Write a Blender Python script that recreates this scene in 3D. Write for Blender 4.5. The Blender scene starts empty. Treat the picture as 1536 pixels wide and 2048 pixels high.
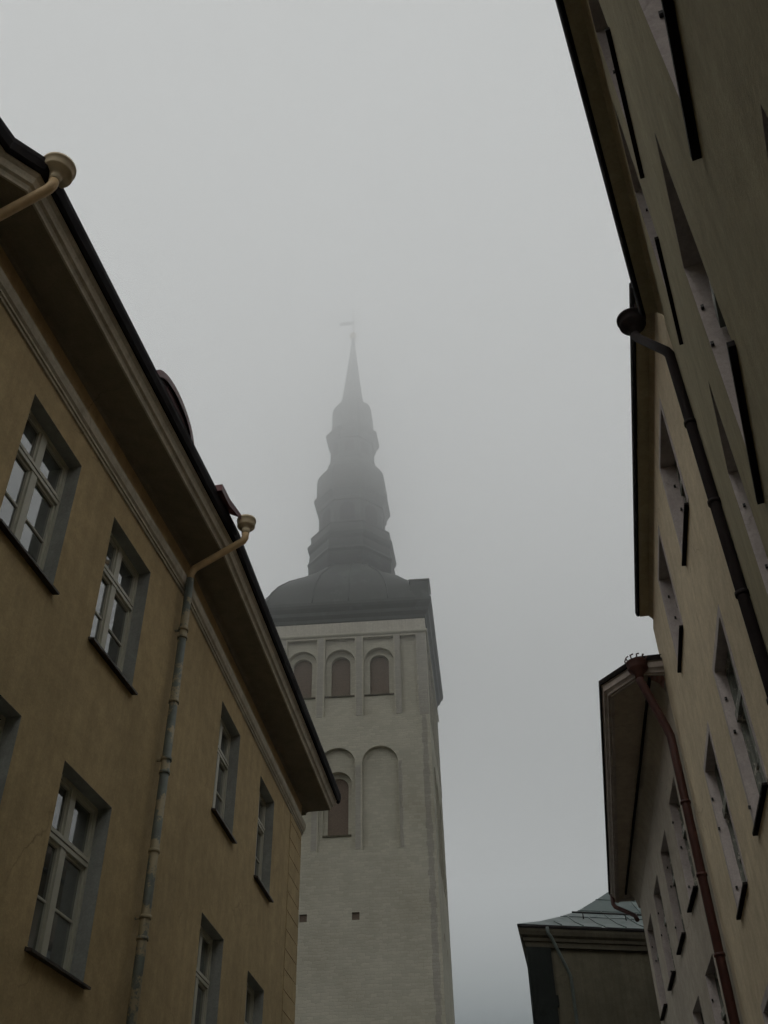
import bpy, bmesh, math, random
from mathutils import Vector, Matrix
random.seed(7)
R = math.radians
sc = bpy.context.scene
COL = sc.collection

# ------------------------------------------------------------------ helpers
def tag(o, label=None, cat=None, group=None, kind=None):
    if label: o['label'] = label
    if cat: o['category'] = cat
    if group: o['group'] = group
    if kind: o['kind'] = kind
    return o

def empty(name, loc, rz=0):
    o = bpy.data.objects.new(name, None)
    o.location = loc
    o.rotation_euler = (0, 0, rz)
    o.empty_display_size = .3
    COL.objects.link(o)
    return o

class Frame:
    """A facade: s along the street, d out from the wall into the street, z up."""
    def __init__(self, o, az, side):
        a = R(az)
        self.o = Vector((o[0], o[1]))
        self.t = Vector((math.sin(a), math.cos(a)))
        n = Vector((math.cos(a), -math.sin(a)))
        self.out = n if side == 'L' else -n
    def __call__(self, s, d, z):
        p = self.o + self.t * s + self.out * d
        return (p.x, p.y, z)
    def xy(self, s, d):
        return self.o + self.t * s + self.out * d

class LocalFrame:
    """Same thing on plain axes: s = x, out = -y."""
    def __init__(self, rot=0.0, dist=0.0, along=0.0):
        self.c, self.s_ = math.cos(rot), math.sin(rot)
        self.dist = dist; self.along = along
    def __call__(self, s, d, z):
        x, y = s + self.along, -self.dist - d
        return (self.c * x - self.s_ * y, self.s_ * x + self.c * y, z)

class MB:
    def __init__(self):
        self.v = []; self.f = []; self.m = []; self.smooth = []
    def face(self, pts, m=0, smooth=False):
        i = len(self.v)
        self.v += [tuple(p) for p in pts]
        self.f.append(tuple(range(i, i + len(pts)))); self.m.append(m); self.smooth.append(smooth)
    def box(self, F, s0, s1, d0, d1, z0, z1, m=0):
        c = [F(s, d, z) for z in (z0, z1) for d in (d0, d1) for s in (s0, s1)]
        i = len(self.v); self.v += c
        for q in ((0, 1, 3, 2), (4, 6, 7, 5), (0, 4, 5, 1), (2, 3, 7, 6), (0, 2, 6, 4), (1, 5, 7, 3)):
            self.f.append(tuple(i + k for k in q)); self.m.append(m); self.smooth.append(False)
    def grid(self, rows, m=0, smooth=False, close=False):
        """rows of equal length joined into quads"""
        i = len(self.v); n = len(rows[0])
        for r in rows: self.v += [tuple(p) for p in r]
        for a in range(len(rows) - 1):
            for b in range(n if close else n - 1):
                c = (b + 1) % n
                self.f.append((i + a * n + b, i + a * n + c, i + (a + 1) * n + c, i + (a + 1) * n + b))
                self.m.append(m); self.smooth.append(smooth)
    def tube(self, path, r, n=12, m=0, cap=True):
        path = [Vector(p) for p in path]
        rows = []
        up = None
        for k, p in enumerate(path):
            if k == 0: t = path[1] - p
            elif k == len(path) - 1: t = p - path[k - 1]
            else: t = (path[k + 1] - p).normalized() + (p - path[k - 1]).normalized()
            t.normalize()
            if up is None:
                up = Vector((1, 0, 0)) if abs(t.x) < .8 else Vector((0, 1, 0))
            u = (up - t * up.dot(t)).normalized(); w = t.cross(u); up = u
            rr = r[k] if isinstance(r, (list, tuple)) else r
            rows.append([p + (u * math.cos(a) + w * math.sin(a)) * rr for a in [2 * math.pi * j / n for j in range(n)]])
        self.grid(rows, m, True, True)
        if cap:
            self.face(rows[0], m); self.face(rows[-1], m)
    def lathe(self, c, prof, n=24, m=0, rot=0.0, smooth=True, tilt=None):
        rows = []
        for r, z in prof:
            rows.append([Vector((c[0] + r * math.cos(rot + 2 * math.pi * j / n), c[1] + r * math.sin(rot + 2 * math.pi * j / n), c[2] + z)) for j in range(n)])
        self.grid(rows, m, smooth, True)
        self.face(rows[0], m); self.face(rows[-1], m)
    def build(self, name, mats, parent=None, bevel=0.0, norm=True):
        off = Vector((0, 0, 0))
        if parent is not None:
            mw = world_of(parent)
            inv = mw.inverted()
        else:
            inv = Matrix.Identity(4)
        me = bpy.data.meshes.new(name)
        me.from_pydata([inv @ Vector(p) for p in self.v], [], self.f)
        if not isinstance(mats, (list, tuple)): mats = [mats]
        for x in mats: me.materials.append(x)
        me.polygons.foreach_set('material_index', self.m)
        me.polygons.foreach_set('use_smooth', self.smooth)
        bm = bmesh.new(); bm.from_mesh(me)
        bmesh.ops.remove_doubles(bm, verts=bm.verts, dist=1e-5)
        if norm: bmesh.ops.recalc_face_normals(bm, faces=bm.faces)
        bm.to_mesh(me); bm.free(); me.update()
        o = bpy.data.objects.new(name, me)
        COL.objects.link(o)
        if parent is not None: o.parent = parent
        if bevel:
            b = o.modifiers.new('bevel', 'BEVEL'); b.width = bevel; b.segments = 2; b.limit_method = 'ANGLE'
        return o

def world_of(o):
    m = o.matrix_basis.copy()
    while o.parent is not None:
        o = o.parent
        m = o.matrix_basis @ m
    return m

def panel(mb, F, rect, ops, d=0.0, m=0, mr=None):
    """A wall face at depth d with recessed openings (rect or round-arched).
    op: dict(s0,s1,z0,z1,depth,arch,back(bool),sub=[...],m=..,mr=..)"""
    s0, s1, z0, z1 = rect
    ss = sorted({s0, s1} | {v for o in ops for v in (o['s0'], o['s1']) if s0 < v < s1})
    zs = sorted({z0, z1} | {v for o in ops for v in (o['z0'], o['z1']) if z0 < v < z1})
    for a, b in zip(ss, ss[1:]):
        for c, e in zip(zs, zs[1:]):
            x, y = (a + b) / 2, (c + e) / 2
            if any(o['s0'] < x < o['s1'] and o['z0'] < y < o['z1'] for o in ops): continue
            mb.face([F(a, d, c), F(b, d, c), F(b, d, e), F(a, d, e)], m)
    for o in ops:
        a, b, c, e = o['s0'], o['s1'], o['z0'], o['z1']
        q = d - o['depth']; rm = o.get('mr', m if mr is None else mr)
        if o.get('arch'):
            r = (b - a) / 2; rise = o.get('rise', r); zc = e - rise; N = 20
            arc = [(a + r - r * math.cos(math.pi * k / N), zc + rise * math.sin(math.pi * k / N)) for k in range(N + 1)]
            for (x0, y0), (x1, y1) in zip(arc, arc[1:]):
                mb.face([F(x0, d, y0), F(x1, d, y1), F(x1, d, e), F(x0, d, e)], m)
                mb.face([F(x0, d, y0), F(x1, d, y1), F(x1, q, y1), F(x0, q, y0)], rm)
        else:
            zc = e
            mb.face([F(a, d, e), F(b, d, e), F(b, q, e), F(a, q, e)], rm)
        mb.face([F(a, d, c), F(a, d, zc), F(a, q, zc), F(a, q, c)], rm)
        mb.face([F(b, d, c), F(b, d, zc), F(b, q, zc), F(b, q, c)], rm)
        mb.face([F(a, d, c), F(b, d, c), F(b, q, c), F(a, q, c)], rm)
        if o.get('back', True):
            panel(mb, F, (a, b, c, e), o.get('sub', []), q, o.get('mb', m), mr)

def sweep(mb, path, prof, outdir, m=0, cap=True, smooth=False):
    """Sweep a (d,z) profile along a plan polyline, mitred; outdir = +1 if out is to the right of travel."""
    pts = [Vector(p) for p in path]
    rows = []
    for k, p in enumerate(pts):
        ds = []
        if k > 0: ds.append((p - pts[k - 1]).normalized())
        if k < len(pts) - 1: ds.append((pts[k + 1] - p).normalized())
        ns = [Vector((d.y, -d.x)) * outdir for d in ds]
        n = sum(ns, Vector((0, 0))) / len(ns)
        n = n / max(n.dot(ns[0]), .2)
        rows.append([(p.x + n.x * d, p.y + n.y * d, z) for d, z in prof])
    mb.grid(rows, m, smooth)
    if cap:
        mb.face(rows[0], m); mb.face(rows[-1], m)

# ------------------------------------------------------------------ materials
def mat(name):
    m = bpy.data.materials.new(name); m.use_nodes = True
    nt = m.node_tree
    b = nt.nodes['Principled BSDF']
    return m, nt, b

def N(nt, t, **kw):
    n = nt.nodes.new(t)
    for k, v in kw.items():
        if k in n.inputs: n.inputs[k].default_value = v
        else: setattr(n, k, v)
    return n

def ramp(nt, src, stops):
    r = nt.nodes.new('ShaderNodeValToRGB')
    e = r.color_ramp.elements
    while len(e) < len(stops): e.new(.5)
    for x, (p, c) in zip(e, stops):
        x.position = p; x.color = (*c, 1) if len(c) == 3 else c
    nt.links.new(src, r.inputs[0])
    return r

def mixc(nt, fac, a, b, mode='MIX'):
    m = nt.nodes.new('ShaderNodeMix'); m.data_type = 'RGBA'; m.blend_type = mode
    for sock, v in ((m.inputs[0], fac), (m.inputs[6], a), (m.inputs[7], b)):
        if hasattr(v, 'is_output'): nt.links.new(v, sock)
        elif isinstance(v, (int, float)): sock.default_value = v
        else: sock.default_value = (*v, 1)
    return m.outputs[2]

def plaster(name, base, var=.16, streak=.22, stain=(.5, .46, .4), bump=.3, rough=.92, grain=1.0, crack=.7):
    m, nt, b = mat(name)
    tc = N(nt, 'ShaderNodeNewGeometry')
    pos = tc.outputs['Position']
    n1 = N(nt, 'ShaderNodeTexNoise', Scale=.55, Detail=6.0, Roughness=.6); nt.links.new(pos, n1.inputs['Vector'])
    n2 = N(nt, 'ShaderNodeTexNoise', Scale=5.0, Detail=8.0, Roughness=.7); nt.links.new(pos, n2.inputs['Vector'])
    # runs of dirt washed down the wall
    mp = N(nt, 'ShaderNodeMapping'); mp.inputs['Scale'].default_value = (3.4, 3.4, .16); nt.links.new(pos, mp.inputs['Vector'])
    n3 = N(nt, 'ShaderNodeTexNoise', Scale=1.0, Detail=7.0, Roughness=.65); nt.links.new(mp.outputs[0], n3.inputs['Vector'])
    lo = tuple(c * (1 - var) for c in base); hi = tuple(min(1, c * (1 + var)) for c in base)
    r1 = ramp(nt, n1.outputs[0], [(.32, lo), (.68, hi)])
    r2 = ramp(nt, n2.outputs[0], [(.3, (.82, .82, .82)), (.7, (1.1, 1.1, 1.1))])
    c = mixc(nt, 1.0, r1.outputs[0], r2.outputs[0], 'MULTIPLY')
    r3 = ramp(nt, n3.outputs[0], [(.46, (0, 0, 0)), (.78, (1, 1, 1))])
    st = N(nt, 'ShaderNodeMath', operation='MULTIPLY'); nt.links.new(r3.outputs[0], st.inputs[0]); st.inputs[1].default_value = streak
    c = mixc(nt, st.outputs[0], c, tuple(a * s for a, s in zip(base, stain)))
    mp2 = N(nt, 'ShaderNodeMapping'); mp2.inputs['Scale'].default_value = (11, 11, .35); nt.links.new(pos, mp2.inputs['Vector'])
    n6 = N(nt, 'ShaderNodeTexNoise', Scale=1.0, Detail=5.0, Roughness=.6); nt.links.new(mp2.outputs[0], n6.inputs['Vector'])
    r6 = ramp(nt, n6.outputs[0], [(.42, (1.0, 1.0, 1.0)), (.75, (1 - streak * .5,) * 3)])
    c = mixc(nt, 1.0, c, r6.outputs[0], 'MULTIPLY')
    n7 = N(nt, 'ShaderNodeTexNoise', Scale=38.0, Detail=4.0, Roughness=.8); nt.links.new(pos, n7.inputs['Vector'])
    r7 = ramp(nt, n7.outputs[0], [(.3, (.86, .86, .86)), (.7, (1.12, 1.12, 1.12))])
    c = mixc(nt, 1.0, c, r7.outputs[0], 'MULTIPLY')
    dn = N(nt, 'ShaderNodeTexNoise', Scale=2.6, Detail=5.0); nt.links.new(pos, dn.inputs['Vector'])
    dv_ = N(nt, 'ShaderNodeVectorMath', operation='SCALE'); dv_.inputs['Scale'].default_value = .55; nt.links.new(dn.outputs['Color'], dv_.inputs[0])
    da = N(nt, 'ShaderNodeVectorMath', operation='ADD'); nt.links.new(pos, da.inputs[0]); nt.links.new(dv_.outputs[0], da.inputs[1])
    vc = N(nt, 'ShaderNodeTexVoronoi', Scale=.55); vc.feature = 'DISTANCE_TO_EDGE'; nt.links.new(da.outputs[0], vc.inputs['Vector'])
    rc = ramp(nt, vc.outputs['Distance'], [(.0, (1, 1, 1)), (.007, (0, 0, 0))])
    rm = ramp(nt, n1.outputs[0], [(.5, (0, 0, 0)), (.62, (crack, crack, crack))])
    mm = N(nt, 'ShaderNodeMath', operation='MULTIPLY'); nt.links.new(rc.outputs[0], mm.inputs[0]); nt.links.new(rm.outputs[0], mm.inputs[1])
    c = mixc(nt, mm.outputs[0], c, tuple(x * .45 for x in base))
    nt.links.new(c, b.inputs['Base Color'])
    b.inputs['Roughness'].default_value = rough
    b.inputs['Specular IOR Level'].default_value = .2
    n4 = N(nt, 'ShaderNodeTexNoise', Scale=55.0 * grain, Detail=6.0, Roughness=.7); nt.links.new(pos, n4.inputs['Vector'])
    n5 = N(nt, 'ShaderNodeTexNoise', Scale=2.2, Detail=3.0); nt.links.new(pos, n5.inputs['Vector'])
    ad = N(nt, 'ShaderNodeMath', operation='MULTIPLY_ADD'); nt.links.new(n5.outputs[0], ad.inputs[0]); ad.inputs[1].default_value = 4.0
    nt.links.new(n4.outputs[0], ad.inputs[2])
    bp = N(nt, 'ShaderNodeBump'); bp.inputs['Strength'].default_value = bump; bp.inputs['Distance'].default_value = .012
    nt.links.new(ad.outputs[0], bp.inputs['Height']); nt.links.new(bp.outputs[0], b.inputs['Normal'])
    return m

def paint(name, col, rough=.5, metal=0.0, var=.25, scale=9.0, wear=None, wear_amt=.5, spec=.4):
    m, nt, b = mat(name)
    pos = N(nt, 'ShaderNodeNewGeometry').outputs['Position']
    n1 = N(nt, 'ShaderNodeTexNoise', Scale=scale, Detail=7.0, Roughness=.65); nt.links.new(pos, n1.inputs['Vector'])
    r = ramp(nt, n1.outputs[0], [(.3, tuple(c * (1 - var) for c in col)), (.7, tuple(min(1, c * (1 + var)) for c in col))])
    c = r.outputs[0]
    if wear:
        n2 = N(nt, 'ShaderNodeTexNoise', Scale=scale * .35, Detail=9.0, Roughness=.75); nt.links.new(pos, n2.inputs['Vector'])
        k = ramp(nt, n2.outputs[0], [(.62 - wear_amt * .25, (0, 0, 0)), (.66 - wear_amt * .25, (1, 1, 1))])
        c = mixc(nt, k.outputs[0], c, wear)
    nt.links.new(c, b.inputs['Base Color'])
    rr = ramp(nt, n1.outputs[0], [(.3, (rough * .85,) * 3), (.7, (min(1, rough * 1.15),) * 3)])
    nt.links.new(rr.outputs[0], b.inputs['Roughness'])
    b.inputs['Metallic'].default_value = metal
    b.inputs['Specular IOR Level'].default_value = spec
    bp = N(nt, 'ShaderNodeBump'); bp.inputs['Strength'].default_value = .15; bp.inputs['Distance'].default_value = .006
    nt.links.new(n1.outputs[0], bp.inputs['Height']); nt.links.new(bp.outputs[0], b.inputs['Normal'])
    return m

def glass(name, col=(.02, .024, .024), rough=.06):
    m, nt, b = mat(name)
    pos = N(nt, 'ShaderNodeNewGeometry').outputs['Position']
    n1 = N(nt, 'ShaderNodeTexNoise', Scale=1.7, Detail=2.0); nt.links.new(pos, n1.inputs['Vector'])
    r = ramp(nt, n1.outputs[0], [(.35, tuple(c * .6 for c in col)), (.65, tuple(c * 1.8 for c in col))])
    nt.links.new(r.outputs[0], b.inputs['Base Color'])
    b.inputs['Roughness'].default_value = rough
    b.inputs['Specular IOR Level'].default_value = 1.0
    b.inputs['IOR'].default_value = 1.9
    b.inputs['Coat Weight'].default_value = 1.0
    b.inputs['Coat Roughness'].default_value = .03
    n2 = N(nt, 'ShaderNodeTexNoise', Scale=1.3, Detail=1.0); nt.links.new(pos, n2.inputs['Vector'])
    bp = N(nt, 'ShaderNodeBump'); bp.inputs['Strength'].default_value = .25; bp.inputs['Distance'].default_value = .02
    nt.links.new(n2.outputs[0], bp.inputs['Height']); nt.links.new(bp.outputs[0], b.inputs['Normal'])
    return m

def masonry(name, base, mortar):
    """limewashed rubble limestone in courses, the wash worn through in patches"""
    m, nt, b = mat(name)
    tc = N(nt, 'ShaderNodeTexCoord')
    pos = tc.outputs['Object']
    sx = N(nt, 'ShaderNodeSeparateXYZ'); nt.links.new(pos, sx.inputs[0])
    ax = N(nt, 'ShaderNodeMath', operation='ADD'); nt.links.new(sx.outputs[0], ax.inputs[0]); nt.links.new(sx.outputs[1], ax.inputs[1])
    nw = N(nt, 'ShaderNodeTexNoise', Scale=1.6, Detail=5.0, Roughness=.65); nt.links.new(pos, nw.inputs['Vector'])
    zz = N(nt, 'ShaderNodeMath', operation='MULTIPLY_ADD'); nt.links.new(nw.outputs[0], zz.inputs[0]); zz.inputs[1].default_value = .42
    nt.links.new(sx.outputs[2], zz.inputs[2])
    cx = N(nt, 'ShaderNodeCombineXYZ'); nt.links.new(ax.outputs[0], cx.inputs[0]); nt.links.new(zz.outputs[0], cx.inputs[1])
    br = N(nt, 'ShaderNodeTexBrick'); nt.links.new(cx.outputs[0], br.inputs['Vector'])
    br.inputs['Scale'].default_value = 1.0; br.inputs['Brick Width'].default_value = .62; br.inputs['Row Height'].default_value = .21
    br.inputs['Mortar Size'].default_value = .022; br.inputs['Mortar Smooth'].default_value = .6; br.inputs['Bias'].default_value = 0.0
    br.inputs['Color1'].default_value = (*[c * .92 for c in base], 1); br.inputs['Color2'].default_value = (*[c * 1.06 for c in base], 1); br.offset_frequency = 2; br.squash = .7; br.squash_frequency = 3
    br.inputs['Mortar'].default_value = (*mortar, 1)
    n1 = N(nt, 'ShaderNodeTexNoise', Scale=.28, Detail=7.0, Roughness=.62); nt.links.new(pos, n1.inputs['Vector'])
    r1 = ramp(nt, n1.outputs[0], [(.28, (.86, .845, .82)), (.5, (.99, .99, .985)), (.72, (1.08, 1.08, 1.08))])
    c = mixc(nt, 1.0, br.outputs['Color'], r1.outputs[0], 'MULTIPLY')
    n2 = N(nt, 'ShaderNodeTexNoise', Scale=1.1, Detail=9.0, Roughness=.75); nt.links.new(pos, n2.inputs['Vector'])
    r2 = ramp(nt, n2.outputs[0], [(.62, (0, 0, 0)), (.74, (1, 1, 1))])
    w = N(nt, 'ShaderNodeMath', operation='MULTIPLY'); nt.links.new(r2.outputs[0], w.inputs[0]); w.inputs[1].default_value = .28
    c = mixc(nt, w.outputs[0], c, tuple(x * .6 for x in base))
    nt.links.new(c, b.inputs['Base Color'])
    b.inputs['Roughness'].default_value = .95; b.inputs['Specular IOR Level'].default_value = .15
    h = N(nt, 'ShaderNodeMath', operation='MULTIPLY_ADD'); nt.links.new(n2.outputs[0], h.inputs[0]); h.inputs[1].default_value = .8
    inv = N(nt, 'ShaderNodeMath', operation='SUBTRACT'); inv.inputs[0].default_value = 1.0; nt.links.new(br.outputs['Fac'], inv.inputs[1])
    nt.links.new(inv.outputs[0], h.inputs[2])
    bp = N(nt, 'ShaderNodeBump'); bp.inputs['Strength'].default_value = .4; bp.inputs['Distance'].default_value = .03
    nt.links.new(h.outputs[0], bp.inputs['Height']); nt.links.new(bp.outputs[0], b.inputs['Normal'])
    return m

def tiles(name, col):
    m, nt, b = mat(name)
    pos = N(nt, 'ShaderNodeNewGeometry').outputs['Position']
    n1 = N(nt, 'ShaderNodeTexVoronoi', Scale=5.0); nt.links.new(pos, n1.inputs['Vector'])
    r = ramp(nt, n1.outputs['Color'], [(.1, tuple(c * .6 for c in col)), (.9, tuple(c * 1.3 for c in col))])
    nt.links.new(r.outputs[0], b.inputs['Base Color']); b.inputs['Roughness'].default_value = .85
    w = N(nt, 'ShaderNodeTexWave', Scale=3.2, Distortion=.4); w.bands_direction = 'Z'; nt.links.new(pos, w.inputs['Vector'])
    bp = N(nt, 'ShaderNodeBump'); bp.inputs['Strength'].default_value = .8; bp.inputs['Distance'].default_value = .03
    nt.links.new(w.outputs[0], bp.inputs['Height']); nt.links.new(bp.outputs[0], b.inputs['Normal'])
    return m

def cobble(name):
    m, nt, b = mat(name)
    pos = N(nt, 'ShaderNodeNewGeometry').outputs['Position']
    v = N(nt, 'ShaderNodeTexVoronoi', Scale=7.0); v.feature = 'DISTANCE_TO_EDGE'; nt.links.new(pos, v.inputs['Vector'])
    r = ramp(nt, v.outputs['Distance'], [(.02, (.03, .028, .025)), (.12, (.16, .15, .14))])
    nt.links.new(r.outputs[0], b.inputs['Base Color']); b.inputs['Roughness'].default_value = .55
    bp = N(nt, 'ShaderNodeBump'); bp.inputs['Strength'].default_value = .8; bp.inputs['Distance'].default_value = .04
    nt.links.new(v.outputs['Distance'], bp.inputs['Height']); nt.links.new(bp.outputs[0], b.inputs['Normal'])
    return m

M = dict(
    ochre=plaster('ochre_plaster', (.46, .355, .195), streak=.2, var=.12),
    soffit=plaster('brown_soffit', (.24, .21, .155), streak=.05, var=.12),
    fascia=plaster('cream_cornice', (.50, .46, .36), streak=.35, var=.12),
    greyrev=plaster('grey_reveal_plaster', (.33, .34, .315), streak=.2, var=.1),
    olive=plaster('olive_beige_plaster', (.33, .295, .19), streak=.22, var=.14),
    beige=plaster('beige_plaster', (.57, .49, .35), streak=.18, var=.1),
    olsoffit=plaster('olive_soffit', (.36, .325, .225), streak=.05, var=.12),
    mauve=plaster('mauve_grey_reveal', (.44, .40, .39), streak=.3, var=.12),
    greige=plaster('greige_plaster', (.38, .345, .29), streak=.15, var=.14),
    stonegrey=plaster('pale_cornice_plaster', (.36, .32, .29), streak=.3, var=.14),
    brownsof=plaster('brown_boarded_soffit', (.42, .36, .29), streak=.2, var=.12),
    umber=plaster('dark_umber_plaster', (.115, .105, .075), streak=.35, var=.2),
    darkcornice=plaster('dark_cornice_plaster', (.075, .068, .05), streak=.3, var=.2),
    pier=plaster('black_pier', (.018, .022, .020), streak=.3, var=.3),  # near-black plaster of the corner pier
    limewash=masonry('limewashed_masonry', (.47, .45, .375), (.425, .405, .335)),
    barestone=masonry('bare_grey_stone', (.37, .352, .31), (.33, .315, .275)),
    lwframe=plaster('limewashed_frieze', (.52, .49, .42), streak=.3, var=.12),
    louvre=paint('brown_louvre_boards', (.18, .14, .11), .85),
    copper=paint('dark_weathered_copper', (.036, .041, .036), .55, .2, var=.4, scale=.5, wear=(.06, .07, .062), wear_amt=.25),
    greencopper=paint('green_copper_sheet', (.135, .165, .16), .5, .3, scale=1.6, wear=(.085, .115, .11)),
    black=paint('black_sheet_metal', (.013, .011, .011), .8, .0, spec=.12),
    gutter=paint('dark_gutter_sheet', (.020, .018, .018), .45, .3),
    cream=paint('cream_window_paint', (.47, .46, .38), .45, var=.08),
    oldframe=paint('weathered_frame_paint', (.13, .14, .12), .6, wear=(.36, .35, .31), wear_amt=.35, scale=14),
    sillmetal=paint('brown_sill_sheet', (.05, .04, .032), .5, .3),
    pane=glass('window_glass', (.085, .095, .092)),
    pane_b=glass('window_glass_net_curtain', (.13, .14, .135), .09),
    pane_c=glass('window_glass_dark_room', (.05, .058, .055), .05),
    pipeochre=paint('ochre_pipe_paint', (.50, .36, .19), .55, var=.15),
    hopper=paint('cream_hopper_paint', (.55, .47, .32), .5, var=.12),
    pipegreen=paint('peeling_green_pipe', (.13, .145, .125), .6, .2, wear=(.32, .27, .17), wear_amt=.45, scale=7),
    pipegrey=paint('grey_green_pipe', (.10, .12, .11), .6, .2),
    pipedark=paint('dark_brown_pipe', (.02, .016, .016), .8, .0, spec=.12),
    pipered=paint('oxide_red_pipe', (.048, .015, .011), .6, .05),
    redsheet=paint('red_roof_sheet', (.075, .019, .02), .5, .2),
    tile=tiles('clay_tile', (.20, .085, .055)),
    redtile=tiles('dark_red_tile', (.05, .018, .02)),
    cobble=cobble('cobblestones'),
    paving=plaster('paving_slabs', (.22, .21, .19), streak=.0),
    earth=plaster('trodden_ground', (.11, .10, .085), streak=.0),
    gilt=paint('gilded_metal', (.30, .22, .08), .4, .6),
    steel=paint('dark_iron', (.03, .03, .03), .5, .6),
)

PANES = ('pane', 'pane_b', 'pane_c')
# ------------------------------------------------------------------ windows
def cream_window(root, F, s0, s1, z0, z1, zt, zg, dep=.17, label=None):
    """cream painted four-light casement with a transom and a thin glazing bar in the lower lights"""
    q = -dep
    mb = MB(); fr = .05
    e = .001
    mb.box(F, s0 + e, s0 + fr, q - .06, q + .012, z0 + e, z1 - e)
    mb.box(F, s1 - fr, s1 - e, q - .06, q + .012, z0 + e, z1 - e)
    mb.box(F, s0 + fr, s1 - fr, q - .06, q + .012, z1 - fr, z1 - e)
    mb.box(F, s0 + fr, s1 - fr, q - .06, q + .012, z0 + e, z0 + fr)
    c = (s0 + s1) / 2
    mb.box(F, c - .055, c + .055, q - .055, q + .018, z0 + fr, zt - .05)
    mb.box(F, c - .055, c + .055, q - .055, q + .018, zt + .05, z1 - fr)
    mb.box(F, s0 + fr, s1 - fr, q - .058, q + .026, zt - .048, zt - .006)
    mb.box(F, s0 + fr, s1 - fr, q - .058, q + .034, zt + .006, zt + .048)
    mb.box(F, s0 + fr, s1 - fr, q - .058, q + .005, zt - .006, zt + .006)
    for a, b in ((s0 + fr, c - .055), (c + .055, s1 - fr)):     # sash rails
        for lo, hi in ((z0 + fr, zt - .048), (zt + .048, z1 - fr)):
            w = .032
            mb.box(F, a, a + w, q - .05, q - .004, lo, hi); mb.box(F, b - w, b, q - .05, q - .004, lo, hi)
            mb.box(F, a + w, b - w, q - .05, q - .004, lo, lo + w); mb.box(F, a + w, b - w, q - .05, q - .004, hi - w, hi)
        mb.box(F, a + .032, b - .032, q - .045, q - .012, zg - .011, zg + .011)
    w = mb.build('window', M['cream'], root)
    if label: w['label'] = label
    p = MB(); p.face([F(s0 + .02, q - .03, z0 + .02), F(s1 - .02, q - .03, z0 + .02), F(s1 - .02, q - .03, z1 - .02), F(s0 + .02, q - .03, z1 - .02)])
    p.build('pane', M[PANES[len(bpy.data.meshes) % 3]], w)
    s = MB()
    a0, a1, b0, b1 = s0 - .035, s1 + .035, q + .012, .075
    s.face([F(a0, b1, z0 - .035), F(a1, b1, z0 - .035), F(a1, b0, z0 + .02), F(a0, b0, z0 + .02)])
    s.face([F(a0, b1, z0 - .035), F(a1, b1, z0 - .035), F(a1, b1, z0 - .06), F(a0, b1, z0 - .06)])
    s.face([F(a0, b1, z0 - .06), F(a1, b1, z0 - .06), F(a1, .001, z0 - .05), F(a0, .001, z0 - .05)])
    for a in (a0, a1):
        s.face([F(a, b1, z0 - .035), F(a, b1, z0 - .06), F(a, .001, z0 - .05), F(a, .001, z0 - .012)])
    s.build('sill', M['sillmetal'], w)
    return w

def old_window(root, F, s0, s1, z0, z1, dep=.2, seed=0, surround=True, sill_out=.07, pin=.03, ext=.03):
    """weathered brown-grey casement set deep in a painted reveal, black sheet sill"""
    rnd = random.Random(seed)
    q = -dep; fr = .06; e = .001
    mb = MB(); c = (s0 + s1) / 2; zt = z0 + (z1 - z0) * .66
    mb.box(F, s0 + e, s0 + fr, q - .07, q, z0 + e, z1 - e); mb.box(F, s1 - fr, s1 - e, q - .07, q, z0 + e, z1 - e)
    mb.box(F, s0 + fr, s1 - fr, q - .07, q, z1 - fr, z1 - e); mb.box(F, s0 + fr, s1 - fr, q - .07, q, z0 + e, z0 + fr)
    mb.box(F, c - .05, c + .05, q - .065, q + .02, z0 + fr, zt - .05); mb.box(F, c - .045, c + .045, q - .065, q + .01, zt + .05, z1 - fr)
    mb.box(F, s0 + fr, s1 - fr, q - .068, q + .035, zt - .05, zt + .05)
    for a, b in ((s0 + fr, c - .05), (c + .05, s1 - fr)):
        for lo, hi in ((z0 + fr, zt - .05), (zt + .05, z1 - fr)):
            w = .035
            mb.box(F, a, a + w, q - .06, q - .01, lo, hi); mb.box(F, b - w, b, q - .06, q - .01, lo, hi)
            mb.box(F, a + w, b - w, q - .06, q - .01, lo, lo + w); mb.box(F, a + w, b - w, q - .06, q - .01, hi - w, hi)
        zg = (z0 + zt) / 2
        mb.box(F, a + .035, b - .035, q - .055, q - .02, zg - .012, zg + .012)
    w = mb.build('window', M['oldframe'], root)
    p = MB(); p.face([F(s0 + .02, q - .035, z0 + .02), F(s1 - .02, q - .035, z0 + .02), F(s1 - .02, q - .035, z1 - .02), F(s0 + .02, q - .035, z1 - .02)])
    p.build('pane', M[PANES[seed % 3]], w)
    s = MB()
    s.box(F, s0 - ext, s1 + .03, .001, sill_out, z0 - .04, z0 - .012)
    s.box(F, s0 + .002, s1 - .002, q + .001, -.001, z0 + .001, z0 + .012)
    s.build('sill', M['black'], w)
    for zz in (z0 + .2 + rnd.random() * .2, z1 - .62 - rnd.random() * .2, z1 - .3 - rnd.random() * .1):   # iron shutter pins left in the far jamb
        d0 = q + .04 + rnd.random() * .08
        hk = MB(); hk.box(F, s1 - pin, s1 - .002, d0, d0 + pin * .8, zz, zz + pin)
        hk.build('shutter_pin', M['steel'], w)
    if surround:                                     # thin limewashed band round the opening
        u = MB(); t = .006; k = .09
        u.box(F, s0 - k, s0 - .001, .0005, t, z0 - .012, z1 + k); u.box(F, s1 + .001, s1 + k, .0005, t, z0 - .012, z1 + k)
        u.box(F, s0 - .001, s1 + .001, .0005, t, z1 + .001, z1 + k)
        u.build('surround', M['mauve'], w)
    return w

def op(s0, s1, z0, z1, dep, **k):
    return dict(s0=s0, s1=s1, z0=z0, z1=z1, depth=dep, back=False, **k)

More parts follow.
